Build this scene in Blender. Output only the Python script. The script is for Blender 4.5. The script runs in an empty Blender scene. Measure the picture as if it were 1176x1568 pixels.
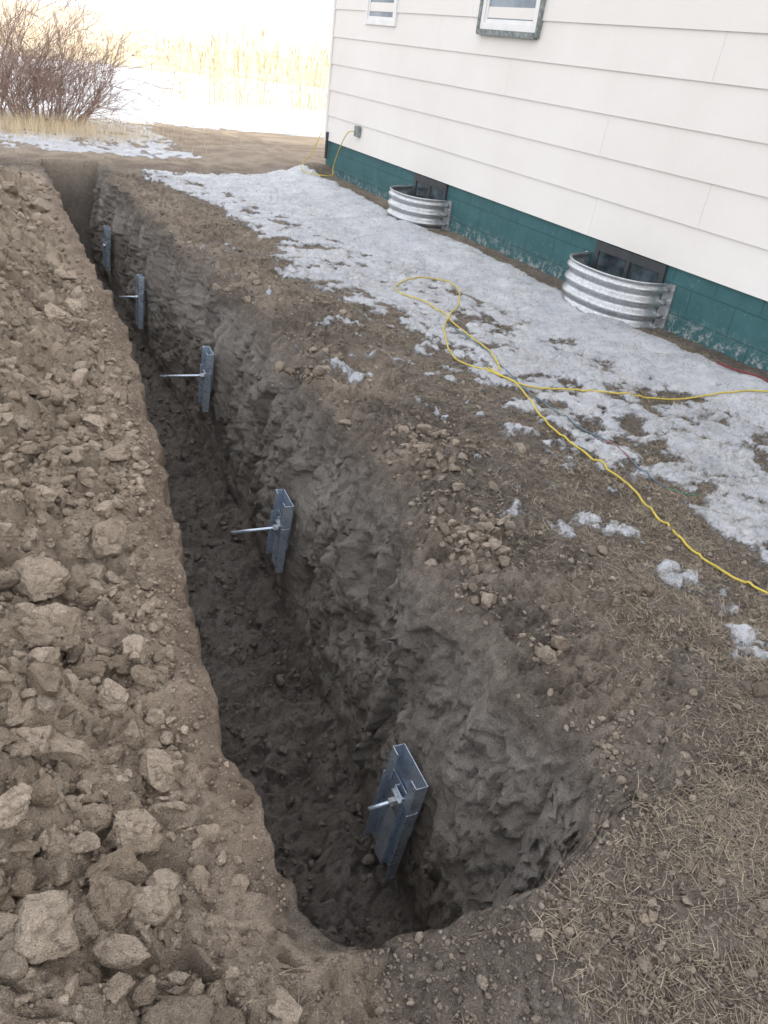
import bpy, math, numpy as np, time
from mathutils import Vector, Matrix
rng=np.random.default_rng(11)
CH=1.65
# ------------------------------------------------------------ noise helpers
def _hash(ix,iy,iz,seed):
    h=(ix.astype(np.int64)*374761393+iy.astype(np.int64)*668265263+iz.astype(np.int64)*2147483647+seed*1274126177)&0xffffffff
    h=((h^(h>>13))*1274126177)&0xffffffff
    h=((h^(h>>16))*2246822519)&0xffffffff
    return ((h^(h>>15))&0xffffff)/float(0xffffff)
def vn(x,y,z=0.0,seed=0):
    x=np.asarray(x,float); y=np.asarray(y,float); z=np.asarray(z,float)
    x,y,z=np.broadcast_arrays(x,y,z)
    fx=np.floor(x);fy=np.floor(y);fz=np.floor(z)
    u=x-fx;v=y-fy;w=z-fz
    u=u*u*(3-2*u);v=v*v*(3-2*v);w=w*w*(3-2*w)
    r=0
    for a in (0,1):
        for b in (0,1):
            for c in (0,1):
                r=r+_hash(fx+a,fy+b,fz+c,seed)*(u if a else 1-u)*(v if b else 1-v)*(w if c else 1-w)
    return r
def fbm(x,y,z=0.0,o=4,seed=0,gain=.5):
    s=0;a=1;t=0
    for i in range(o):
        s=s+a*vn(x*2.03**i+13.7*i,y*2.03**i+7.3*i,np.asarray(z)*2.03**i,seed+i); t+=a; a*=gain
    return s/t
def sm(t): t=np.clip(t,0,1); return t*t*(3-2*t)
def lerp(a,b,t): return a+(b-a)*t
def chunk(x,y,seed,slope=.6,crev=.5,ew=.18):
    """broken-soil facets: random-height tilted cells with crevices between them; about -0.5..0.5"""
    x=np.asarray(x,float); y=np.asarray(y,float); x,y=np.broadcast_arrays(x,y)
    x=x+.35*(vn(x*1.7,y*1.7,seed=seed+5)-.5); y=y+.35*(vn(x*1.7+40,y*1.7,seed=seed+6)-.5)
    fx=np.floor(x);fy=np.floor(y); z=np.zeros_like(fx)
    d1=np.full(x.shape,9.);d2=np.full(x.shape,9.);val=np.zeros(x.shape)
    for a in (-1,0,1):
        for b in (-1,0,1):
            cx=fx+a;cy=fy+b
            px=cx+_hash(cx,cy,z,seed+1);py=cy+_hash(cx,cy,z,seed+2)
            dx=x-px;dy=y-py;d=np.sqrt(dx*dx+dy*dy)
            h=_hash(cx,cy,z,seed+3)-.5+slope*(dx*(_hash(cx,cy,z,seed+4)-.5)*2+dy*(_hash(cx,cy,z,seed+7)-.5)*2)
            n=d<d1
            d2=np.where(n,d1,np.minimum(d2,d)); val=np.where(n,h,val); d1=np.where(n,d,d1)
    return val-crev*(1-sm((d2-d1)/ew))
# ------------------------------------------------------------ mesh helpers
def np_mesh(name,verts,tris=None,quads=None,smooth=True):
    me=bpy.data.meshes.new(name)
    verts=np.ascontiguousarray(verts,dtype=np.float32)
    me.vertices.add(len(verts)); me.vertices.foreach_set('co',verts.ravel())
    idx=[];st=[];off=0
    if tris is not None and len(tris):
        idx.append(np.asarray(tris).ravel()); st.append(off+np.arange(len(tris))*3); off+=3*len(tris)
    if quads is not None and len(quads):
        idx.append(np.asarray(quads).ravel()); st.append(off+np.arange(len(quads))*4); off+=4*len(quads)
    idx=np.concatenate(idx).astype(np.int32); st=np.concatenate(st).astype(np.int32)
    me.loops.add(len(idx)); me.loops.foreach_set('vertex_index',idx)
    me.polygons.add(len(st)); me.polygons.foreach_set('loop_start',st)
    me.update(calc_edges=True)
    me.polygons.foreach_set('use_smooth',np.full(len(st),smooth))
    me.validate()
    return me
def link(name,me,mat=None,parent=None):
    o=bpy.data.objects.new(name,me); bpy.context.collection.objects.link(o)
    if mat: me.materials.append(mat)
    if parent: o.parent=parent
    return o
def empty(name,loc=(0,0,0)):
    o=bpy.data.objects.new(name,None); o.location=loc; bpy.context.collection.objects.link(o); return o
def fattr(me,name,data):
    a=me.attributes.new(name,'FLOAT','POINT'); a.data.foreach_set('value',np.asarray(data,dtype=np.float32))
class MB:
    def __init__(s): s.v=[];s.f=[]
    def add(s,v,f):
        o=len(s.v); s.v+= [tuple(p) for p in v]; s.f+=[tuple(i+o for i in q) for q in f]
    def box(s,x0,x1,y0,y1,z0,z1):
        s.add([(x0,y0,z0),(x1,y0,z0),(x1,y1,z0),(x0,y1,z0),(x0,y0,z1),(x1,y0,z1),(x1,y1,z1),(x0,y1,z1)],
              [(0,3,2,1),(4,5,6,7),(0,1,5,4),(1,2,6,5),(2,3,7,6),(3,0,4,7)])
    def tube(s,pts,r,n=8,taper=None):
        pts=[Vector(p) for p in pts]; base=len(s.v); N=len(pts)
        for i,p in enumerate(pts):
            t=(pts[min(i+1,N-1)]-pts[max(i-1,0)]).normalized()
            a=t.orthogonal().normalized() if abs(t.z)>.9 else t.cross(Vector((0,0,1))).normalized()
            b=t.cross(a); rr=r if taper is None else r*(1-(1-taper)*i/(N-1))
            for k in range(n):
                q=p+a*math.cos(2*math.pi*k/n)*rr+b*math.sin(2*math.pi*k/n)*rr; s.v.append(tuple(q))
        for i in range(N-1):
            for k in range(n):
                s.f.append((base+i*n+k,base+i*n+(k+1)%n,base+(i+1)*n+(k+1)%n,base+(i+1)*n+k))
        s.f.append(tuple(base+k for k in range(n))[::-1]); s.f.append(tuple(base+(N-1)*n+k for k in range(n)))
    def obj(s,name,mat,parent=None,smooth=False,bevel=0):
        me=bpy.data.meshes.new(name); me.from_pydata(s.v,[],s.f); me.update()
        if smooth: me.polygons.foreach_set('use_smooth',[True]*len(me.polygons))
        o=link(name,me,mat,parent)
        if bevel:
            m=o.modifiers.new('b','BEVEL'); m.width=bevel; m.segments=2; m.limit_method='ANGLE'
        return o
def spline(pts,sub=10):
    P=[np.array(p,float) for p in pts]; P=[2*P[0]-P[1]]+P+[2*P[-1]-P[-2]]; out=[]
    for i in range(1,len(P)-2):
        for k in range(sub):
            t=k/sub; a,b,c,d=P[i-1:i+3]
            out.append(.5*((2*b)+(-a+c)*t+(2*a-5*b+4*c-d)*t*t+(-a+3*b-3*c+d)*t**3))
    out.append(P[-2]); return np.array(out)
# ------------------------------------------------------------ materials
def newmat(name):
    m=bpy.data.materials.new(name); m.use_nodes=True; nt=m.node_tree
    return m,nt,nt.nodes['Principled BSDF']
def N(nt,t,**k):
    n=nt.nodes.new(t)
    for a,b in k.items(): setattr(n,a,b)
    return n
def mixc(nt,f,a,b,mode='MIX'):
    n=N(nt,'ShaderNodeMix',data_type='RGBA',blend_type=mode)
    for s,v in ((0,f),(6,a),(7,b)):
        if hasattr(v,'is_linked') or hasattr(v,'links'): nt.links.new(v,n.inputs[s])
        else: n.inputs[s].default_value=v if s==0 else (*v,1)
    return n.outputs[2]
def noise(nt,co,scale,detail=5,rough=.6):
    n=N(nt,'ShaderNodeTexNoise'); n.inputs['Scale'].default_value=scale; n.inputs['Detail'].default_value=detail; n.inputs['Roughness'].default_value=rough
    nt.links.new(co,n.inputs['Vector']); return n.outputs['Fac']
def ramp(nt,f,a,b,lo=0.,hi=1.):
    n=N(nt,'ShaderNodeMapRange'); n.inputs[1].default_value=a;n.inputs[2].default_value=b;n.inputs[3].default_value=lo;n.inputs[4].default_value=hi
    nt.links.new(f,n.inputs[0]); return n.outputs[0]
def math_(nt,op,a,b):
    n=N(nt,'ShaderNodeMath',operation=op)
    for i,v in enumerate((a,b)):
        if hasattr(v,'links'): nt.links.new(v,n.inputs[i])
        else: n.inputs[i].default_value=v
    return n.outputs[0]
def bump(nt,h,dist,strength=1.,prev=None):
    n=N(nt,'ShaderNodeBump'); n.inputs['Distance'].default_value=dist; n.inputs['Strength'].default_value=strength
    nt.links.new(h,n.inputs['Height'])
    if prev is not None: nt.links.new(prev,n.inputs['Normal'])
    return n.outputs[0]
def objco(nt): return N(nt,'ShaderNodeTexCoord').outputs['Object']
def attr(nt,name): return N(nt,'ShaderNodeAttribute',attribute_name=name).outputs['Fac']
def simple(name,col,rough=.6,metal=0,nscale=8,var=.25,bd=0.0,bs=60,spec=.5):
    m,nt,p=newmat(name); co=objco(nt)
    c=mixc(nt,ramp(nt,noise(nt,co,nscale),.3,.7),tuple(x*(1-var) for x in col),tuple(min(1,x*(1+var)) for x in col))
    nt.links.new(c,p.inputs['Base Color']); p.inputs['Roughness'].default_value=rough; p.inputs['Metallic'].default_value=metal
    p.inputs['Specular IOR Level'].default_value=spec
    if bd: nt.links.new(bump(nt,noise(nt,co,bs),bd),p.inputs['Normal'])
    return m
# soil ground
gm,nt,p=newmat('ground_soil'); co=objco(nt)
pile=attr(nt,'pile'); tr=attr(nt,'trench'); sn=attr(nt,'snow'); fl=attr(nt,'floor'); band=attr(nt,'band'); far=attr(nt,'far'); dk=attr(nt,'cav_shade')
n1=noise(nt,co,3,6,.65); n2=noise(nt,co,22,6,.7); n3=noise(nt,co,110,4,.7); n4=noise(nt,co,300,2,.6)
lawn=mixc(nt,ramp(nt,n2,.35,.65),(.122,.106,.092),(.265,.233,.202))
straw=mixc(nt,ramp(nt,n4,.35,.65),(.17,.145,.11),(.44,.38,.29))
lawn=mixc(nt,ramp(nt,n3,.5,.62,0,.5),lawn,straw)
pc=mixc(nt,ramp(nt,n1,.3,.7),(.42,.345,.265),(.56,.47,.37))
pc=mixc(nt,ramp(nt,n3,.4,.7,0,.5),pc,(.62,.53,.43))
c=mixc(nt,pile,lawn,pc)
c=mixc(nt,band,c,mixc(nt,ramp(nt,n2,.3,.7),(.30,.235,.18),(.42,.34,.27)))
tc=mixc(nt,ramp(nt,n2,.3,.7),(.25,.237,.218),(.35,.334,.31)); tc=mixc(nt,ramp(nt,n1,.35,.7,0,.5),tc,(.32,.28,.235)); tc=mixc(nt,ramp(nt,n3,.45,.7,0,.5),tc,(.46,.435,.40))
c=mixc(nt,tr,c,tc)
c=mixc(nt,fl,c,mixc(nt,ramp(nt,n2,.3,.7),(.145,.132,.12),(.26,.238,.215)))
c=mixc(nt,far,c,mixc(nt,ramp(nt,noise(nt,co,.25,5),.35,.65),(.74,.62,.42),(.86,.80,.66)))  # field straw tone, with distance haze and blown-out light put into the colour
c=mixc(nt,1.0,c,mixc(nt,ramp(nt,n4,.3,.7),(.74,.74,.74),(1.2,1.2,1.2)),'MULTIPLY')
c=mixc(nt,1.0,c,mixc(nt,dk,(.80,.79,.78),(1.10,1.10,1.10)),'MULTIPLY')  # cavity shade put into the soil colour, spread by noise
sbr=math_(nt,'ADD',ramp(nt,noise(nt,co,24,8,.8),.25,.75,-.5,.5),ramp(nt,n3,.3,.7,-.14,.14))
sf=ramp(nt,math_(nt,'ADD',sn,sbr),.34,.64)
sc_=mixc(nt,ramp(nt,noise(nt,co,5,8,.75),.35,.65),(.57,.61,.67),(.83,.86,.90))
sc_=mixc(nt,ramp(nt,noise(nt,co,45,5,.75),.54,.72,0,.45),sc_,(.40,.37,.34))
c=mixc(nt,sf,c,sc_)
nt.links.new(c,p.inputs['Base Color']); p.inputs['Specular IOR Level'].default_value=.2
nt.links.new(ramp(nt,sf,0,1,.95,.4),p.inputs['Roughness'])
b=bump(nt,n2,.03,.8); b=bump(nt,n3,.012,1,b); b=bump(nt,n4,.005,1,b); b=bump(nt,sf,.014,.8,b)
nt.links.new(b,p.inputs['Normal'])
# clods
cm,nt,p=newmat('soil_clod'); co=objco(nt); ti=attr(nt,'tint'); zz=attr(nt,'kind')
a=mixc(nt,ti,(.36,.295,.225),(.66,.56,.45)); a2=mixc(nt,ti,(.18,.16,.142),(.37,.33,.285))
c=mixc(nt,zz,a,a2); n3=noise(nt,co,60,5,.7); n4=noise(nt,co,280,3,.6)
c=mixc(nt,1.0,c,mixc(nt,ramp(nt,n3,.3,.7),(.72,.71,.70),(1.15,1.15,1.15)),'MULTIPLY')
c=mixc(nt,1.0,c,mixc(nt,ramp(nt,n4,.3,.7),(.77,.77,.77),(1.2,1.2,1.2)),'MULTIPLY')
nt.links.new(c,p.inputs['Base Color']); p.inputs['Roughness'].default_value=.95; p.inputs['Specular IOR Level'].default_value=.15
nt.links.new(bump(nt,n4,.006,1,bump(nt,n3,.018,1)),p.inputs['Normal'])
def strawmat(name,c0,c1):
    m,nt,p=newmat(name); t=attr(nt,'tint'); nt.links.new(mixc(nt,t,c0,c1),p.inputs['Base Color']); p.inputs['Roughness'].default_value=.7
    p.inputs['Specular IOR Level'].default_value=.2; return m
grassm=strawmat('dry_grass_straw',(.13,.11,.08),(.58,.50,.38))
reedm=strawmat('reed_straw',(.54,.42,.26),(.84,.73,.52))
bushm=strawmat('shrub_twig',(.20,.135,.115),(.42,.32,.27))
# ------------------------------------------------------------ terrain definition
YN,YF=.80,11.3
def env(y): return sm((y-YN)/.10)*sm((YF-y)/.35)
def lips(y):
    xl=np.interp(y,[.9,1.6,2.3,3.2,4.9,10.2,11.3],[.50,.48,.575,.71,.92,1.14,1.2])
    xr=np.interp(y,[.8,1.3,2.1,2.9,3.8,5.0,6.4,9.5,11.3],[1.44,1.38,1.45,1.60,1.68,1.80,1.77,1.84,1.9])
    xl=xl+.05*(fbm(y*2.2,3.3,o=3,seed=5)-.5)+.08*(fbm(y*9,8.3,o=3,seed=6)-.5)
    xr=xr+.22*(fbm(y*2.0,1.3,o=3,seed=7)-.5)+.14*(fbm(y*10,5.3,o=3,seed=8)-.5)
    t=np.clip((y-YN+.03)/.16,0,1); r=np.maximum(.40,np.sqrt(np.clip(1-(1-t)**2,0,1)))
    c=.72; xl2=c-(c-xl)*r; xr2=c+(xr-c)*r
    k=(y<1.3)
    return np.where(k,xl2,xl),np.where(k,xr2,xr)
def endshift(x,y):
    """ragged, rounded near end of the trench"""
    g=np.exp(-((y-.86)/.25)**2)
    return g*(.10*sm((x-1.0)/.45)+.09*(fbm(x*5,2.2,o=3,seed=301)-.5)+.035*(fbm(x*17,5.2,o=3,seed=302)-.5)-.02)
def floors(y):
    a=np.interp(y,[.9,1.6,3.2,4.9,11],[.56,.55,.75,.96,1.25]); b=np.interp(y,[.9,1.46,3.45,4.4,5.7,9,11.3],[1.12,1.19,1.42,1.50,1.56,1.62,1.7])
    return a,b
WELLS=[(4.66,.48,.40),(7.78,.43,.41)]
# y, x, z(rod), rod length, tilt, roll, yaw, lower length, half width
BR=[(1.57,1.17,-.66,.13,3,5,-2,.35,.10),(3.36,1.39,-.62,.28,3,4,-3,.24,.09),(5.2,1.52,-.48,.33,3,4,-3,.25,.08),(7.5,1.56,-.60,.20,3,-4,-3,.28,.08),(9.3,1.60,-.56,.06,2,3,0,.26,.08)]
def snow_field(x,y):
    b=np.interp(y,[1,2.6,4.4,6.6,8.3,9.6,11],[3.9,3.82,3.70,3.34,3.1,2.75,2.6])
    lim=sm((4.50-x)/.12)*sm((11.0-y)/.5)*sm((y+2)/2)
    d=sm((x-b+.1)/.35)*lim
    rk=1.0-.62*sm((y-5.5)/3)
    pt=.69*sm((x-b+1.70*rk)/(1.0*rk))*lim
    pt2=.33*sm((x-b+2.3*rk)/.5)*lim
    f1=.68*sm((y-11.7)/.5)*sm((4.0-x)/.9)*sm((x+3)/2)
    f2=1.0*sm((y-15.3)/1.2)*(1-sm((y-27)/14))
    s=np.maximum(np.maximum(d,np.maximum(pt,pt2)),np.maximum(f1,f2))
    n=.45*fbm(x*2.6,y*2.6,o=5,seed=31,gain=.65)+.55*fbm(x*10,y*10,o=4,seed=37,gain=.65)
    return sm((s+(n-.5)*1.6-.38)/.36)*np.clip(s*4,0,1)
def H(x,y):
    """terrain height outside the trench"""
    xl,xr=lips(y)
    h=.10*(fbm(x*.7,y*.7,o=3,seed=1)-.5)+.05*(fbm(x*5,y*5,o=5,seed=2,gain=.6)-.5)+.012*chunk(x*26,y*26,140)*sm((4.2-x)/.6)
    d=xl-x
    pw=sm((10.6-y)/1.6)*sm((y+1.0-0*x)/1.5)*sm((2.6-d)/1.4)
    near=sm((y-.35)/.6)
    pile=(.03+.36*sm((d-.02)/.95))*sm(d/.08)*pw*lerp(.35,1,near)
    lum=(.16*(fbm(x*3.3,y*3.3,o=5,seed=3,gain=.58)-.5)+.07*chunk(x*8,y*8,150,.7,.35,.2)+.028*chunk(x*22,y*22,160,.7,.4,.25))*sm((d-.05)/.30)*pw
    h=h+pile+lum+.02*chunk(x*15,y*15,165)*sm((d+.02)/.05)*sm((.4-d)/.2)*pw
    e=x-xr
    rm=sm(e/.06)*sm((1.1-e)/.9)*sm((y-.9)/.3)*sm((10.8-y)/.5)
    h=h+rm*(.035+.10*(fbm(x*4.5,y*4.5,o=5,seed=12,gain=.6)-.5)+.035*chunk(x*10,y*10,170)+.018*chunk(x*27,y*27,175))
    h=h+.10*sm((x-3.7)/.7)*sm((14-y)/3)
    h=h+.028*snow_field(x,y)*sm((12-y)/1)
    for cy,hw,dp in WELLS:
        q=((y-cy)/hw)**2+((x-4.7)/dp)**2
        h=h-.33*sm((1.0-q)/.12)
    h=h+.10*sm((x-4.25)/.3)*sm((y-10.1)/.4)*sm((11.2-y)/.5)*sm((5.4-x)/.5)
    return h
# rows/cols
ys=np.concatenate([np.arange(-8,.35,.25),np.arange(.35,3.2,.0125),np.arange(3.2,6,.021),np.arange(6,11.6,.036),np.arange(11.6,22,.12),22*1.13**np.arange(1,36)])
dl=np.concatenate([np.arange(0,1.3,.014),np.arange(1.3,3,.05),3*1.16**np.arange(1,34)])[::-1]
dr=np.concatenate([np.arange(0,1.2,.015),np.arange(1.2,3.75,.022),3.75*1.15**np.arange(1,34)])
nL,nWl,nF,nWr,nR=len(dl),34,34,92,len(dr)
xl,xr=lips(ys); fa,fb=floors(ys); E=env(ys)
Yg=[];Xg=[];Zg=[];Tg=[];Fg=[]
def col(x,z,t,f): Xg.append(x);Zg.append(z);Tg.append(t);Fg.append(f);Yg.append(ys)
Hl=H(xl,ys);Hr=H(xr,ys)
zf=lambda x:-1.12+.10*(fbm(x*5,ys*5,o=5,seed=21,gain=.6)-.5)+.05*chunk(x*9,ys*9,180,.6,.3)+.025*chunk(x*24,ys*24,185)
for d in dl:
    x=xl-d; col(x,H(x,ys),0*ys,0*ys)
for i in range(1,nWl+1):
    s=i/nWl; x=lerp(xl,lerp(xl,fa,E),s); zb=zf(x); z=lerp(Hl,zb,s); z=lerp(H(x,ys),z,E)
    w=math.sin(math.pi*min(1,s))**.6*E
    x=x+w*(.07*(fbm(ys*4,z*4,o=4,seed=51)-.5)+.03*chunk(ys*8,z*6,53))
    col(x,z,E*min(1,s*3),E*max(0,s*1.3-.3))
for i in range(1,nF+1):
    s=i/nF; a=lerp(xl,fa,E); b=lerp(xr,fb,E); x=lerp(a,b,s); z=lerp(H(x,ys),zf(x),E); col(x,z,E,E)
for i in range(1,nWr):
    s=1-i/nWr; x=lerp(xr,lerp(xr,fb,E),s**.62)
    z=lerp(Hr,zf(x),s**1.12); z=lerp(H(x,ys),z,E)
    w=min(1,math.sin(math.pi*s)**.5*1.1)*E
    n1=fbm(ys*2.6,z*1.3,o=4,seed=61,gain=.5)-.5
    x=x+w*(.24*n1+.042*chunk(ys*6.5,z*2.6,62,.9,.25,.12)+.028*chunk(ys*16,z*9,66,.8,.35,.2)+.018*chunk(ys*38,z*26,68,.7,.35)+.06*(fbm(ys*13,z*6,o=4,seed=64,gain=.65)-.5))
    for b_ in BR:   # the plates are pulled tight against the soil
        g=np.exp(-((ys-b_[0])/.20)**4-((z-b_[2]+.06)/.36)**4)*E
        tx=b_[1]+.035+(z-b_[2])*math.tan(math.radians(b_[4]))+.02*chunk(ys*16,z*8,66)
        x=lerp(x,tx,g*.92)
    z=z+w*.03*(fbm(ys*7,z*7,o=3,seed=65)-.5)
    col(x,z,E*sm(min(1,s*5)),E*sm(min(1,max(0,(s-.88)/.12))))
for d in dr:
    x=xr+d; col(x,H(x,ys),0*ys,0*ys)
X=np.array(Xg).T;Z=np.array(Zg).T;Y=np.array(Yg).T;T=np.array(Tg).T;Fl=np.array(Fg).T
nr,nc=X.shape
Y=Y+T*(.05*(fbm(X*9,Z*9,o=3,seed=71)-.5)+.03*chunk(X*9,Z*7,73)*sm((1.2-Y)/.2))+endshift(X,Y)
V=np.stack([X,Y,Z],-1).reshape(-1,3)
ii=(np.arange(nr-1)[:,None]*nc+np.arange(nc-1)[None,:]).ravel()
Q=np.stack([ii,ii+1,ii+nc+1,ii+nc],1)
me=np_mesh('ground',V,quads=Q)
xlr=xl[:,None];xrr=xr[:,None]; D_=xlr-X; YY=Y
pw=sm((10.9-YY)/1.2)*sm((2.9-D_)/1.2)*sm((YY-.3)/.5)
pileA=np.clip(sm(D_/.12)*pw*(.80+.5*(fbm(X*4,Y*4,o=3,seed=81)-.3))*(1-.35*sm((1.5-YY)/.9)),0,1)
rA=sm((X-xrr)/.05)*sm((1.0-(X-xrr))/.8)*sm((10.6-YY)/1)*sm((YY-.95)/.3)*sm((fbm(X*2.5,Y*2.5,o=4,seed=82)-.36)/.25)*(.25+.30*sm((YY-2)/4))
pileA=np.maximum(pileA,rA); pileA=np.maximum(pileA,.65*sm((YY-10.6)/1.2)); pileA=np.maximum(pileA,.32*sm((YY-3)/5)*sm((X-xrr)/.1))
bandA=sm((.20-D_)/.12)*sm((D_+.15)/.12)*sm((10-YY)/1)*sm((YY-.9)/.3)*.85
cav_shade=sm((fbm(X*6,Y*6,Z*6,o=4,seed=90)-.3)/.4)  # noise mask for the painted cavity shade
farA=sm((YY-22)/16+ (fbm(X*.2,Y*.2,o=3,seed=91)-.5)*.5)
for nme,d in (('pile',pileA),('trench',T*(1-bandA*.6)),('floor',Fl),('snow',snow_field(X,Y)*(1-T)),('band',bandA*(1-Fl)),('far',farA),('cav_shade',cav_shade)):
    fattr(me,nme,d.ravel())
link('ground',me,gm)
# ------------------------------------------------------------ clods
import bmesh
def rock(sub,seed):
    bm=bmesh.new(); bmesh.ops.create_icosphere(bm,subdivisions=sub,radius=1.0)
    v=np.array([q.co[:] for q in bm.verts]); f=np.array([[q.index for q in t.verts] for t in bm.faces]); bm.free()
    r=np.random.default_rng(seed)
    v=v*(1+.5*(fbm(v[:,0]*1.1+5,v[:,1]*1.1+5,v[:,2]*1.1+seed*3,o=2,seed=seed)-.5))[:,None]
    for k in range(9):
        n=r.normal(size=3); n/=np.linalg.norm(n); d=r.uniform(.38,.78); e=v@n-d; v=v-np.where(e>0,e,0)[:,None]*n
    n=v/np.linalg.norm(v,axis=1)[:,None]
    q=fbm(v[:,0]*4+9,v[:,1]*4+9,v[:,2]*4+seed,o=4,seed=seed+9,gain=.65)
    v=v+n*(.26*(q-.5)-.13*(1-sm(np.abs(fbm(v[:,0]*2+3,v[:,1]*2,v[:,2]*2+seed,o=2,seed=seed+20)-.5)/.06)))[:,None]
    return v*1.15,f
def scatter(pos,size,kind,sub,tnt=None):
    VV=[];FF=[];TT=[];KK=[];off=0; K=18; n=len(pos); sel=rng.integers(0,K,n)
    for k in range(K):
        m=np.where(sel==k)[0]
        if not len(m): continue
        v,f=rock(sub,k+1)
        q=rng.normal(size=(len(m),4)); q/=np.linalg.norm(q,axis=1)[:,None]; w,x,y,z=q.T
        R=np.stack([1-2*(y*y+z*z),2*(x*y-z*w),2*(x*z+y*w),2*(x*y+z*w),1-2*(x*x+z*z),2*(y*z-x*w),2*(x*z-y*w),2*(y*z+x*w),1-2*(x*x+y*y)],1).reshape(-1,3,3)
        s=size[m][:,None]*rng.uniform(.6,1.25,(len(m),3))
        P=np.einsum('nij,nvj->nvi',R,v[None]*s[:,None,:]); P[:,:,2]*=.85; P+=pos[m][:,None,:]
        VV.append(P.reshape(-1,3)); FF.append((f[None]+(np.arange(len(m))*len(v))[:,None,None]+off).reshape(-1,3)); off+=len(m)*len(v)
        tt=rng.uniform(0,1,len(m)) if tnt is None else tnt[m]
        TT.append(np.repeat(tt,len(v))); KK.append(np.repeat(kind[m],len(v)))
    return np.concatenate(VV),np.concatenate(FF),np.concatenate(TT),np.concatenate(KK)
def powsize(n,a,b,p=2.2):
    u=rng.uniform(0,1,n); return (a**(1-p)+u*(b**(1-p)-a**(1-p)))**(1/(1-p))
parts=[]
def put(n,fx,smin,smax,sub,kind,sink=.25,p=2.2):
    x,y=fx(n); s=powsize(len(x),smin,smax,p); z=H(x,y)+s*(.55-sink*1.2)
    kk=np.clip(kind+rng.normal(0,.12,len(x))+ (.40*sm((1.3-y)/.8) if kind==0 else 0),0,1)
    parts.append(scatter(np.stack([x,y+endshift(x,y),z],1),s,kk,sub))
def pilexy(dmin,dmax,ymin,ymax,dens):
    def f(n):
        y=ymin+(ymax-ymin)*rng.uniform(0,1,n)**1.35; l,_=lips(y); d=dmin+(dmax-dmin)*rng.uniform(0,1,n)**1.1; x=l-d
        k=fbm(x*2.5,y*2.5,o=3,seed=101)+rng.uniform(-.25,.25,n)>dens; k&=(y>.95)|(x<.38)
        return x[k],y[k]
    return f
put(330,pilexy(.17,1.1,.7,4.2,.43),.026,.064,4,0,.15,1.7)
put(230,pilexy(.15,1.6,3.5,10,.45),.03,.08,3,0,.25,1.9)
put(3000,pilexy(.09,1.2,.5,3.2,.40),.009,.030,3,0,.25)
put(2600,pilexy(.09,1.3,2.8,6,.42),.011,.036,2,0,.25)
put(1500,pilexy(.09,2.4,5.5,10,.42),.014,.045,2,0,.25)
put(20000,pilexy(.02,1.1,.4,5.5,.36),.003,.011,1,0,.2)
big=np.array([(.33,2.28,.090),(.12,1.82,.105),(.10,2.05,.075),(.19,1.20,.062),(-.02,.93,.070),(.27,1.38,.062),(.22,1.6,.045),(.03,1.45,.065),(.10,1.06,.045),(-.05,1.2,.06),(.21,1.03,.036),(.05,2.5,.08),(.5,4.6,.08),(.62,4.9,.07),(.09,1.30,.045),(.30,1.75,.04),(.18,2.6,.06)])
s=big[:,2]; parts.append(scatter(np.stack([big[:,0],big[:,1],H(big[:,0],big[:,1])+s*.55],1),s,np.clip(.35*sm((1.3-big[:,1])/.6),0,1),5,np.linspace(.6,1,len(s))))
def rightxy(emax,ymin,ymax,thr=.45,pw=1.5):
    def f(n):
        y=ymin+(ymax-ymin)*rng.uniform(0,1,n)**1.4; _,r=lips(y); x=r+.01+emax*rng.uniform(0,1,n)**pw
        k=fbm(x*2.2,y*2.2,o=3,seed=111)+rng.uniform(-.2,.2,n)>thr; k&=(snow_field(x,y)<.4)
        return x[k],y[k]
    return f
put(240,rightxy(.8,.95,8,.5),.012,.036,3,.4,.2)
put(4200,rightxy(1.4,.6,9,.43),.005,.017,2,.45,.2)
put(9000,rightxy(3.0,.4,7,.35,1.2),.003,.008,1,.6,.2)
def cluster(cx,cy,r):
    def f(n):
        a=rng.normal(0,r,n); b=rng.normal(0,r*.8,n); return cx+a,cy+b
    return f
for cx,cy,r,n in ((1.93,2.92,.11,60),(1.88,2.75,.08,35),(1.70,2.14,.09,60),(1.62,2.0,.07,30),(1.56,1.48,.05,16),(1.75,3.9,.1,30),(1.5,1.75,.05,15)):
    put(n,cluster(cx,cy,r),.011,.042,3,.4,.15,1.9); put(n*3,cluster(cx,cy,r*1.2),.004,.010,2,.5,.2,2.0)
def bottom(n):
    x=rng.uniform(.1,1.9,n); y=rng.uniform(.35,.79,n); return x,y
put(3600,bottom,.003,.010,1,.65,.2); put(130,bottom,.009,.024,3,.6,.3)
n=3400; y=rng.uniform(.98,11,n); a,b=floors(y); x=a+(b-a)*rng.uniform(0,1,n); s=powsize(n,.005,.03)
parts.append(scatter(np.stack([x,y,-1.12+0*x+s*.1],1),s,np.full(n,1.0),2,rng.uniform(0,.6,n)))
VV=[];FF=[];TT=[];KK=[];off=0
for v,f,t,k in parts: VV.append(v);FF.append(f+off);TT.append(t);KK.append(k);off+=len(v)
me=np_mesh('soil_clods',np.concatenate(VV),tris=np.concatenate(FF)); fattr(me,'tint',np.concatenate(TT)); fattr(me,'kind',np.concatenate(KK))
link('soil_clods',me,cm)
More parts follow.
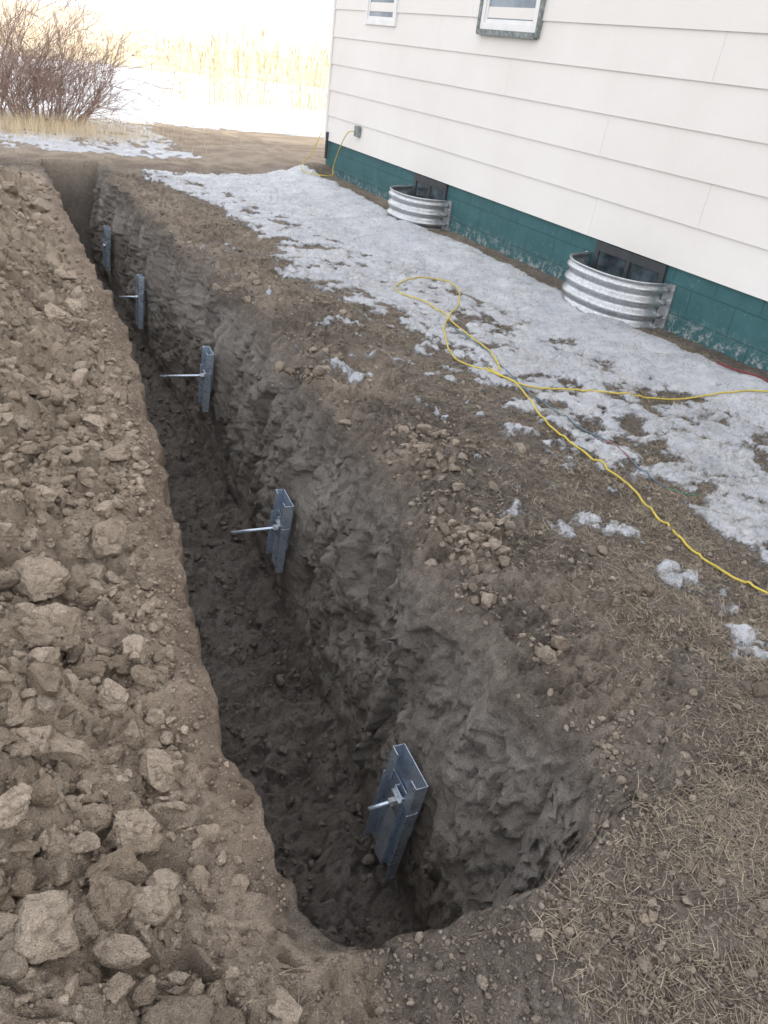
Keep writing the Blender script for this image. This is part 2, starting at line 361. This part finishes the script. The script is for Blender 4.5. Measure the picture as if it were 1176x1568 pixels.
# ------------------------------------------------------------ dry grass
def blades(name,x,y,z,L,W,lay,mat,tint):
    n=len(x); az=rng.uniform(0,2*math.pi,n); ux,uy=np.cos(az),np.sin(az); sx,sy=-uy,ux
    t=np.array([0,.5,1.]); P=[]
    el=lay; c0=np.cos(el);s0=np.sin(el); cv=rng.uniform(-.5,.3,n)
    bend=rng.uniform(-.35,.35,n)
    for k,tt in enumerate(t):
        dx=L*tt*c0; dz=L*(tt*s0+cv*tt*tt*s0*.8); off=bend*L*tt*tt
        cx=x+ux*dx+sx*off; cy=y+uy*dx+sy*off; cz=z+np.maximum(dz,.0015*k)
        wd=W*(1-.75*tt)
        P.append(np.stack([cx+sx*wd,cy+sy*wd,cz],1)); P.append(np.stack([cx-sx*wd,cy-sy*wd,cz+wd*.3],1))
    V=np.stack(P,1).reshape(-1,3); b=np.arange(n)*6
    Q=np.concatenate([np.stack([b,b+1,b+3,b+2],1),np.stack([b+2,b+3,b+5,b+4],1)])
    me=np_mesh(name,V,quads=Q,smooth=False); fattr(me,'tint',np.repeat(tint,6)); return link(name,me,mat)
n=430000
y=.3+10.5*rng.uniform(0,1,n)**2.1; _,r=lips(y); x=r+3.1*rng.uniform(0,1,n)**.85
pt=fbm(x*3.2,y*3.2,o=4,seed=120,gain=.6); e=x-r
pr=sm((e-.12)/.9)*(.25+.75*sm((pt-.34)/.22))*(1-.85*snow_field(x,y))*(x<4.55)
k=rng.uniform(0,1,n)<pr; x,y=x[k],y[k]
n2=11000; xb=rng.uniform(.15,2.2,n2); yb=rng.uniform(.3,.76,n2); kk=(rng.uniform(0,1,n2)<sm((fbm(xb*6,yb*6,o=3,seed=121)-.40)/.2)*np.clip((xb+.1),.2,1)); xb,yb=xb[kk],yb[kk]
x=np.concatenate([x,xb]);y=np.concatenate([y,yb]); n=len(x)
blades('dry_grass',x,y+endshift(x,y),H(x,y)+.002,rng.uniform(.012,.055,n),rng.uniform(.0004,.0011,n)*(1+y*.13),np.abs(rng.normal(.12,.22,n)),grassm,np.clip(rng.beta(1.3,2.4,n),0,1))
# ------------------------------------------------------------ reeds and weeds far away
def stems(name,x,y,hh,mat,w=.006,plume=True):
    n=len(x); z=H(x,y); az=rng.uniform(0,math.pi,n); lean=rng.normal(0,.16,(n,2)); V=[];Q=[]
    sx,sy=np.cos(az),np.sin(az)
    lv=[(0,1),(.5,.8),(.78,.6),(.86,3.2 if plume else .5),(1,.3)]; P=[]
    for t,wd in lv:
        cx=x+lean[:,0]*hh*t*t; cy=y+lean[:,1]*hh*t*t; cz=z+hh*t
        P.append(np.stack([cx+sx*w*wd,cy+sy*w*wd,cz],1));P.append(np.stack([cx-sx*w*wd,cy-sy*w*wd,cz],1))
    V=np.stack(P,1).reshape(-1,3); b=np.arange(n)*10
    Q=np.concatenate([np.stack([b+2*i,b+2*i+1,b+2*i+3,b+2*i+2],1) for i in range(4)])
    me=np_mesh(name,V,quads=Q,smooth=False); fattr(me,'tint',np.repeat(rng.uniform(0,1,n),10)); return link(name,me,mat)
n=2200; x=rng.uniform(5.4,17,n); y=rng.normal(22,1.3,n)+.1*(x-8); k=fbm(x*1.6,y*1.6,o=3,seed=130)>.47; x,y=x[k],y[k]
stems('reeds',x,y,rng.uniform(.3,1.75,len(x))*(.5+.9*fbm(x*.9,y*.9,seed=133)),reedm,.006)
n=2400; x=rng.uniform(-4,26,n); y=rng.normal(38,5,n); k=fbm(x*.5,y*.5,o=3,seed=131)>.47; x,y=x[k],y[k]
stems('field_grass',x,y,rng.uniform(.3,1.0,len(x)),reedm,.010)
n=3600; x=rng.normal(1.5,.9,n); y=rng.normal(13.9,.5,n); stems('weeds',x,y,rng.uniform(.06,.26,n),reedm,.0022,False)
def shrub(name,cx,cy,R,Ht,seed,ns):
    r=np.random.default_rng(seed); mb=MB(); 
    def br(p,d,L,rad,lvl):
        pts=[p]; q=Vector(p); dd=Vector(d)
        for i in range(4):
            dd=(dd+Vector(r.normal(0,.14,3))+Vector((0,0,.03))).normalized(); q=q+dd*L/4; pts.append(q.copy())
        mb.tube(pts,rad,3,.4)
        if lvl<3:
            for k in range(r.integers(3,5)):
                i=r.integers(1,5); nd=(dd+Vector(r.normal(0,.45,3))).normalized(); br(pts[i],nd,L*r.uniform(.45,.7),rad*.6,lvl+1)
    for s in range(ns):
        a=r.uniform(0,2*math.pi); t=r.uniform(0,1)**.5; px=cx+math.cos(a)*R*.5*t; py=cy+math.sin(a)*R*.4*t
        d=Vector((math.cos(a)*t*.8,math.sin(a)*t*.6,.8)).normalized(); br(Vector((px,py,float(H(np.array([px]),np.array([py]))[0])-.03)),d,Ht*r.uniform(.35,.75),.009,0)
    me=bpy.data.meshes.new(name); me.from_pydata(mb.v,[],mb.f); me.update(); fattr(me,'tint',r.uniform(.2,.9,len(mb.v))); return link(name,me,bushm)
shrub('bare_shrub',1.6,14.9,1.5,1.5,3,110)
shrub('bare_shrub',.8,16.2,1.8,2.3,5,85)
# ------------------------------------------------------------ house
WX=4.7; Y0,Y1=-5.0,10.62; XB=14.7; ZT=5.7; ZS=.52  # unseen depth and height are sized for the shadow the house casts
m,nt,p=newmat('siding_paint'); co=objco(nt)
c=mixc(nt,ramp(nt,noise(nt,co,1.3,5,.6),.3,.7),(.765,.735,.70),(.81,.785,.755)); c=mixc(nt,ramp(nt,noise(nt,co,35,5,.7),.60,.78,0,.22),c,(.5,.46,.41))
nt.links.new(c,p.inputs['Base Color']); p.inputs['Roughness'].default_value=.6; nt.links.new(bump(nt,noise(nt,co,14),.003),p.inputs['Normal']); sidem=m
m,nt,p=newmat('foundation_green_paint'); co=objco(nt)
sp=N(nt,'ShaderNodeSeparateXYZ'); nt.links.new(co,sp.inputs[0]); cb=N(nt,'ShaderNodeCombineXYZ'); nt.links.new(sp.outputs[1],cb.inputs[0]); nt.links.new(sp.outputs[2],cb.inputs[1])
bt=N(nt,'ShaderNodeTexBrick'); nt.links.new(cb.outputs[0],bt.inputs['Vector']); bt.inputs['Scale'].default_value=1; bt.inputs['Brick Width'].default_value=.4; bt.inputs['Row Height'].default_value=.2; bt.inputs['Mortar Size'].default_value=.005; bt.inputs['Mortar Smooth'].default_value=.4
c=mixc(nt,ramp(nt,noise(nt,co,4,6,.7),.3,.7),(.026,.098,.107),(.045,.138,.150)); c=mixc(nt,ramp(nt,noise(nt,co,30,5,.75),.62,.72,0,.6),c,(.30,.38,.39))
zr=ramp(nt,sp.outputs[2],.10,.25,1,0); c2=mixc(nt,math_(nt,'MULTIPLY',zr,ramp(nt,noise(nt,co,14,7,.85),.50,.58)),c,(.36,.38,.38))
c2=mixc(nt,math_(nt,'MULTIPLY',bt.outputs['Fac'],.4),c2,(.02,.07,.072))
nt.links.new(c2,p.inputs['Base Color']); p.inputs['Roughness'].default_value=.7
nt.links.new(bump(nt,noise(nt,co,60),.003,.8,bump(nt,math_(nt,'SUBTRACT',1.0,bt.outputs['Fac']),.004)),p.inputs['Normal']); foundm=m
roofm=simple('roof_shingle',(.12,.11,.105),.9); whitem=simple('window_white_frame',(.78,.78,.78),.4,var=.06); trimm=simple('weathered_trim',(.22,.245,.24),.8,nscale=30,var=.5)
glass,nt,p=newmat('window_glass'); co=objco(nt); nt.links.new(mixc(nt,ramp(nt,noise(nt,co,3,4),.3,.7),(.10,.14,.19),(.30,.36,.43)),p.inputs['Base Color']); p.inputs['Roughness'].default_value=.12
dglass,nt,p=newmat('basement_glass'); co=objco(nt); nt.links.new(mixc(nt,ramp(nt,noise(nt,co,6,4),.35,.65),(.02,.028,.035),(.10,.13,.15)),p.inputs['Base Color']); p.inputs['Roughness'].default_value=.15
darkm=simple('dark_opening',(.045,.05,.055),.5)
galv,nt,p=newmat('galvanized_steel'); co=objco(nt); vo=N(nt,'ShaderNodeTexVoronoi'); vo.inputs['Scale'].default_value=60; nt.links.new(co,vo.inputs['Vector'])
gc=mixc(nt,ramp(nt,vo.outputs['Distance'],0,.8),(.38,.40,.42),(.58,.60,.62)); gc=mixc(nt,ramp(nt,noise(nt,co,9,6,.7),.5,.7,0,.5),gc,(.28,.27,.25))
nt.links.new(gc,p.inputs['Base Color']); p.inputs['Metallic'].default_value=.75; p.inputs['Roughness'].default_value=.33
house=empty('sided_house',(0,0,0))
mb=MB(); mb.box(WX+.012,XB,Y0,Y1-.012,-.9,ZS+.03); mb.obj('foundation',foundm,house)
mb=MB(); nco=int((ZT-ZS)/.295)+1
r=np.random.default_rng(4)
for i in range(nco):
    z0=ZS+i*.295; z1=min(z0+.295,ZT)
    q=Y0+r.uniform(.5,3); edges=[Y0]
    while q<Y1-.6: edges.append(q); q+=3.66
    edges.append(Y1-.05)
    for j in range(len(edges)-1):
        a=edges[j]+.0012; b=edges[j+1]-.0012
        xo=WX-.018; xi=WX-.004
        mb.add([(xo,a,z0),(xo,b,z0),(xi,b,z1+.004),(xi,a,z1+.004),(WX+.03,a,z0),(WX+.03,b,z0),(WX+.03,b,z1+.004),(WX+.03,a,z1+.004)],
               [(0,3,2,1),(0,1,5,4),(0,4,7,3),(1,2,6,5),(3,7,6,2),(4,5,6,7)])
mb.obj('siding',sidem,house)
mb=MB(); mb.box(WX+.031,XB,Y0+.01,Y1-.02,ZS+.031,ZT); mb.obj('walls',sidem,house)
mb=MB(); mb.box(WX-.024,WX+.07,Y1-.048,Y1+.004,ZS-.01,ZT); mb.obj('corner_trim',sidem,house)
mb=MB(); mb.tube([(WX-.03,Y1-.10,.30),(WX-.03,Y1-.10,.62)],.02,8); mb.obj('corner_pipe',darkm,house)
mb=MB(); e=.5; mx=(WX+XB)/2
mb.add([(WX-e,Y0-e,ZT),(XB+e,Y0-e,ZT),(XB+e,Y1+e,ZT),(WX-e,Y1+e,ZT),(mx,Y0+4.5,ZT+1.6),(mx,Y1-4.5,ZT+1.6)],[(0,3,2,1),(0,1,4),(1,2,5,4),(2,3,5),(3,0,4,5)]); mb.obj('roof',roofm,house)  # unseen hip roof, shaped so the house shadow reaches far enough
def window(y0,y1,z0,z1,trim=True):
    if trim:
        mb=MB(); t=.035; x0=WX-.045; x1=WX+.01
        mb.box(x0,x1,y0-t,y0,z0-t,z1+t); mb.box(x0,x1,y1,y1+t,z0-t,z1+t); mb.box(x0-.015,x1,y0+.001,y1-.001,z0-t-.01,z0); mb.box(x0,x1,y0+.001,y1-.001,z1,z1+t); mb.obj('window_trim',trimm,house)
    mb=MB(); t=.055; x0=WX-.035; x1=WX+.012
    mb.box(x0,x1,y0+.002,y0+t,z0+.002,z1-.002); mb.box(x0,x1,y1-t,y1-.002,z0+.002,z1-.002); mb.box(x0,x1,y0+t,y1-t,z0+.002,z0+t); mb.box(x0,x1,y0+t,y1-t,z1-t,z1-.002); zm=(z0+z1)/2
    mb.box(x0+.006,x1,y0+t,y1-t,zm-.02,zm+.02)
    t2=.085
    mb.box(x0+.01,x1,y0+t,y0+t2,z0+t,z1-t); mb.box(x0+.01,x1,y1-t2,y1-t,z0+t,z1-t); mb.box(x0+.01,x1,y0+t2,y1-t2,z0+t,z0+t2)
    mb.obj('window_frame',whitem,house,bevel=.003)
    mb=MB(); mb.box(WX-.014,WX+.011,y0+t,y1-t,z0+t,z1-t); mb.obj('window_pane',glass,house)
window(6.36,7.24,1.90,3.05); window(8.93,9.68,1.86,2.9,False); window(1.2,2.2,1.9,3.1)
for cy,hw,dp in WELLS:
    mb=MB(); a,b=cy-hw+.10,cy+hw-.08
    mb.box(WX-.01,WX+.02,a,a+.045,-.2,ZS-.01); mb.box(WX-.01,WX+.02,b-.045,b,-.2,ZS-.01); mb.box(WX-.01,WX+.02,a+.046,b-.046,.44,ZS-.01); mb.box(WX-.008,WX+.02,(a+b)/2-.02,(a+b)/2+.02,-.2,.439)
    mb.obj('basement_window_frame',darkm,house)
    mb=MB(); mb.box(WX+.002,WX+.018,a+.046,b-.046,-.2,.439); mb.obj('basement_window_pane',dglass,house)
mb=MB(); mb.box(WX-.06,WX-.016,9.56,9.66,.68,.80); mb.obj('outlet_box',trimm,house,bevel=.006)
# ------------------------------------------------------------ window wells
for cy,hw,dp in WELLS:
    z0,z1=-.25,.395 if cy<6 else .365
    nu,nz=48,100; V=[];Q=[]
    for j in range(nz+1):
        z=z0+(z1-z0)*j/nz
        c=.014*math.cos(2*math.pi*(z1-z)/.095+math.pi)
        for i in range(nu+1):
            a=math.pi*i/nu; ca,sa=math.cos(a),math.sin(a)
            yy=cy+(hw-.02+c)*np.sign(ca)*abs(ca)**.8; xx=WX-.01-(dp-.02+c)*abs(sa)**.8
            V.append((xx,yy,z))
    for j in range(nz):
        for i in range(nu):
            k=j*(nu+1)+i; Q.append((k,k+1,k+nu+2,k+nu+1))
    par=empty('window_well')
    me=np_mesh('corrugated_liner',np.array(V),quads=np.array(Q)); o=link('corrugated_liner',me,galv,par); md=o.modifiers.new('s','SOLIDIFY'); md.thickness=.003
    mb=MB(); pts=[(WX-.01-(dp-.02)*abs(math.sin(math.pi*i/40))**.8,cy+(hw-.02)*np.sign(math.cos(math.pi*i/40))*abs(math.cos(math.pi*i/40))**.8,z1) for i in range(41)]
    mb.tube(pts,.007,8); mb.obj('rolled_rim',galv,par,smooth=True)
    mb=MB()
    for sgn in (-1,1):
        ya=cy+sgn*(hw-.02); yb=ya+sgn*.055; mb.box(WX-.006,WX+.010,min(ya,yb),max(ya,yb),z0,z1+.005)
        mb.box(WX-.055,WX-.006,min(ya,ya+sgn*.004),max(ya,ya+sgn*.004),z0,z1+.005)
        for zz in (.15,.28): mb.tube([(WX-.02,(ya+yb)/2,zz),(WX-.004,(ya+yb)/2,zz)],.009,6)
    mb.obj('mounting_flange',galv,par)
# ------------------------------------------------------------ cords
def cordpts(P,off=.007,sub=12,seed=0,wob=.008):
    s=spline([(a,b) for a,b in P],sub); n=len(s); i=np.arange(n)
    x=s[:,0]+wob*(vn(i*.35,seed,seed=200)-.5)*2; y=s[:,1]+wob*(vn(i*.35,seed+9,seed=201)-.5)*2
    z=H(x,y); ph=np.pad(z,6,'edge'); zs=np.convolve(ph,np.ones(13)/13,'valid'); z=np.maximum(z-.004,zs)+off+.002
    return np.stack([x,y,z],1)
yel=simple('yellow_cord_jacket',(.58,.46,.07),.55,nscale=20,var=.15)
cord=empty('extension_cord')
C1=[(2.89,3.68),(3.03,4.04),(3.08,4.48),(3.16,5.08),(3.08,5.34),(3.19,5.60),(3.38,5.70),(3.60,5.69),(3.67,5.44),(3.39,4.98),(3.02,4.56),(2.84,4.25),(2.73,3.91),(2.84,3.64),(2.92,3.47),(3.14,3.38),(3.50,3.20),(3.89,3.04),(4.25,2.89),(4.55,2.6)]
C2=[(2.84,3.74),(2.87,3.58),(2.86,3.40),(2.72,3.02),(2.69,2.59),(2.70,2.31),(2.605,2.005),(2.57,1.775),(2.59,1.586),(2.636,1.444),(2.75,1.2),(2.8,.8)]
for i,C in enumerate((C1,C2)):
    mb=MB(); mb.tube(cordpts(C,seed=i,wob=.006),.0052,8); mb.obj('cord_run',yel,cord,smooth=True)
mb=MB(); pts=spline([(4.62,9.61,.74),(4.60,9.75,.70),(4.60,9.95,.50),(4.60,10.1,.25),(4.55,10.0,.17),(4.4,9.95,.17),(4.25,10.15,.17),(4.30,10.45,.2),(4.5,10.60,.35),(4.66,10.68,.6)],10); mb.tube(pts,.006,6); mb.obj('cord_drop',yel,cord,smooth=True)
C3=[(3.05,4.6),(3.0,4.05),(2.90,3.43),(2.86,2.97),(2.90,2.64),(2.86,2.27),(2.98,2.13)]
pp=cordpts(C3,off=.007,seed=5); n=len(pp); rope=empty('thin_rope')
for nm,a,b,cl in (('blue_part',0,int(n*.62),(.10,.19,.25)),('red_part',int(n*.62),int(n*.72),(.26,.12,.15)),('blue_end',int(n*.72),int(n*.86),(.12,.17,.24)),('green_end',int(n*.86),n,(.07,.20,.13))):
    mb=MB(); mb.tube(pp[a:b+1],.0036,6); mb.obj(nm,simple('rope_'+nm,cl,.7),rope,smooth=True)
mb=MB(); rr=cordpts([(4.38,3.35),(4.42,3.1),(4.40,2.85),(4.44,2.6)],seed=8); mb.tube(rr,.006,6); mb.obj('red_strap',simple('red_strap',(.20,.03,.035),.7))
# ------------------------------------------------------------ anchor brackets
steel,nt,p=newmat('bracket_steel'); co=objco(nt)
sc1=mixc(nt,ramp(nt,noise(nt,co,14,5,.7),.35,.7),(.42,.52,.64),(.68,.77,.88)); sc1=mixc(nt,ramp(nt,noise(nt,co,40,5,.75),.57,.70,0,.55),sc1,(.24,.23,.22))
nt.links.new(sc1,p.inputs['Base Color']); p.inputs['Metallic'].default_value=.65; nt.links.new(ramp(nt,noise(nt,co,25,5,.7),.3,.7,.2,.42),p.inputs['Roughness'])
def bracket(y,x,z,rodL,tilt,roll,yaw,lo,w):
    par=empty('wall_anchor_bracket',(x,y,z))
    mb=MB(); t=.004
    mb.box(0,t,-w,w,-lo,.05)
    mb.box(-.040,-.0005,-w,-w+t,-lo,.05); mb.box(-.040,-.0005,w-t,w,-lo,.05)
    mb.box(-.020,-.0005,-.032,-.028,-lo,.05); mb.box(-.020,-.0005,.028,.032,-lo,.05); mb.box(-.024,-.0205,-.032,.032,-lo,.05)
    mb.obj('lower_plate',steel,par,bevel=.0015)
    mb=MB(); u=.19; mb.box(.010,.010+t,-w+.005,w-.005,-.10,u); mb.box(-.035,.0095,-w+.005,-w+.009,.054,u); mb.box(-.035,.0095,w-.009,w-.005,.054,u); mb.box(-.035,-.031,-w+.0095,-w+.045,.054,u); mb.box(-.035,-.031,w-.045,w-.0095,.054,u)
    mb.obj('upper_channel',steel,par,bevel=.0015)
    mb=MB(); mb.tube([(-rodL,0,-.008),(-.026,0,-.001),(.3,0,.0)],.0085,10)
    mb.obj('threaded_rod',steel,par,smooth=True)
    mb=MB(); mb.tube([(-.055,0,-.002),(-.034,0,-.002)],.018,6); mb.box(-.034,-.0245,-.032,.032,-.034,.030); mb.obj('nut_and_washer',galv,par)
    par.rotation_euler=(math.radians(roll),math.radians(tilt),math.radians(yaw))
for b_ in BR: bracket(*b_)
# ------------------------------------------------------------ world, sun, camera
sc=bpy.context.scene
EL,AZ=22,114
wd=bpy.data.worlds.new('World'); sc.world=wd; wd.use_nodes=True; nt=wd.node_tree
sk=N(nt,'ShaderNodeTexSky'); sk.sky_type='NISHITA'; sk.sun_disc=False; sk.sun_elevation=math.radians(EL); sk.sun_rotation=math.radians(AZ); sk.dust_density=3
c=mixc(nt,1.0,sk.outputs[0],(9.7,9.2,8.9),'ADD')
bg=nt.nodes['Background']; bg.inputs[1].default_value=.15; nt.links.new(c,bg.inputs[0])
s=bpy.data.lights.new('sun','SUN'); s.energy=5; s.angle=math.radians(.5); s.color=(1,.93,.80); so=bpy.data.objects.new('sun',s); bpy.context.collection.objects.link(so)
el=math.radians(EL); az=math.radians(AZ); sd=Vector((math.sin(az)*math.cos(el),math.cos(az)*math.cos(el),math.sin(el))); so.rotation_euler=sd.to_track_quat('Z','Y').to_euler(); so.location=(20,-8,12)
cam=bpy.data.cameras.new('camera'); cobj=bpy.data.objects.new('camera',cam); bpy.context.collection.objects.link(cobj)
F=1210.0
def nrm(v): v=np.array(v,float); return v/np.linalg.norm(v)
Yi=nrm([-738,-808,F]); D=np.array([-272,2060,F],float); D=D-D.dot(Yi)*Yi; D=nrm(D); Zi=-D; Xi=np.cross(Yi,Zi); R=[Xi,Yi,Zi]
cam.sensor_fit='VERTICAL'; cam.sensor_height=36; cam.lens=27.78; cam.clip_start=.05; cam.clip_end=3000
M=Matrix([[float(R[i][0]),-float(R[i][1]),-float(R[i][2])] for i in range(3)]).to_4x4(); M.translation=(0,0,CH); cobj.matrix_world=M; sc.camera=cobj
sc.view_settings.view_transform='Standard'; sc.view_settings.look='None'; sc.view_settings.exposure=0
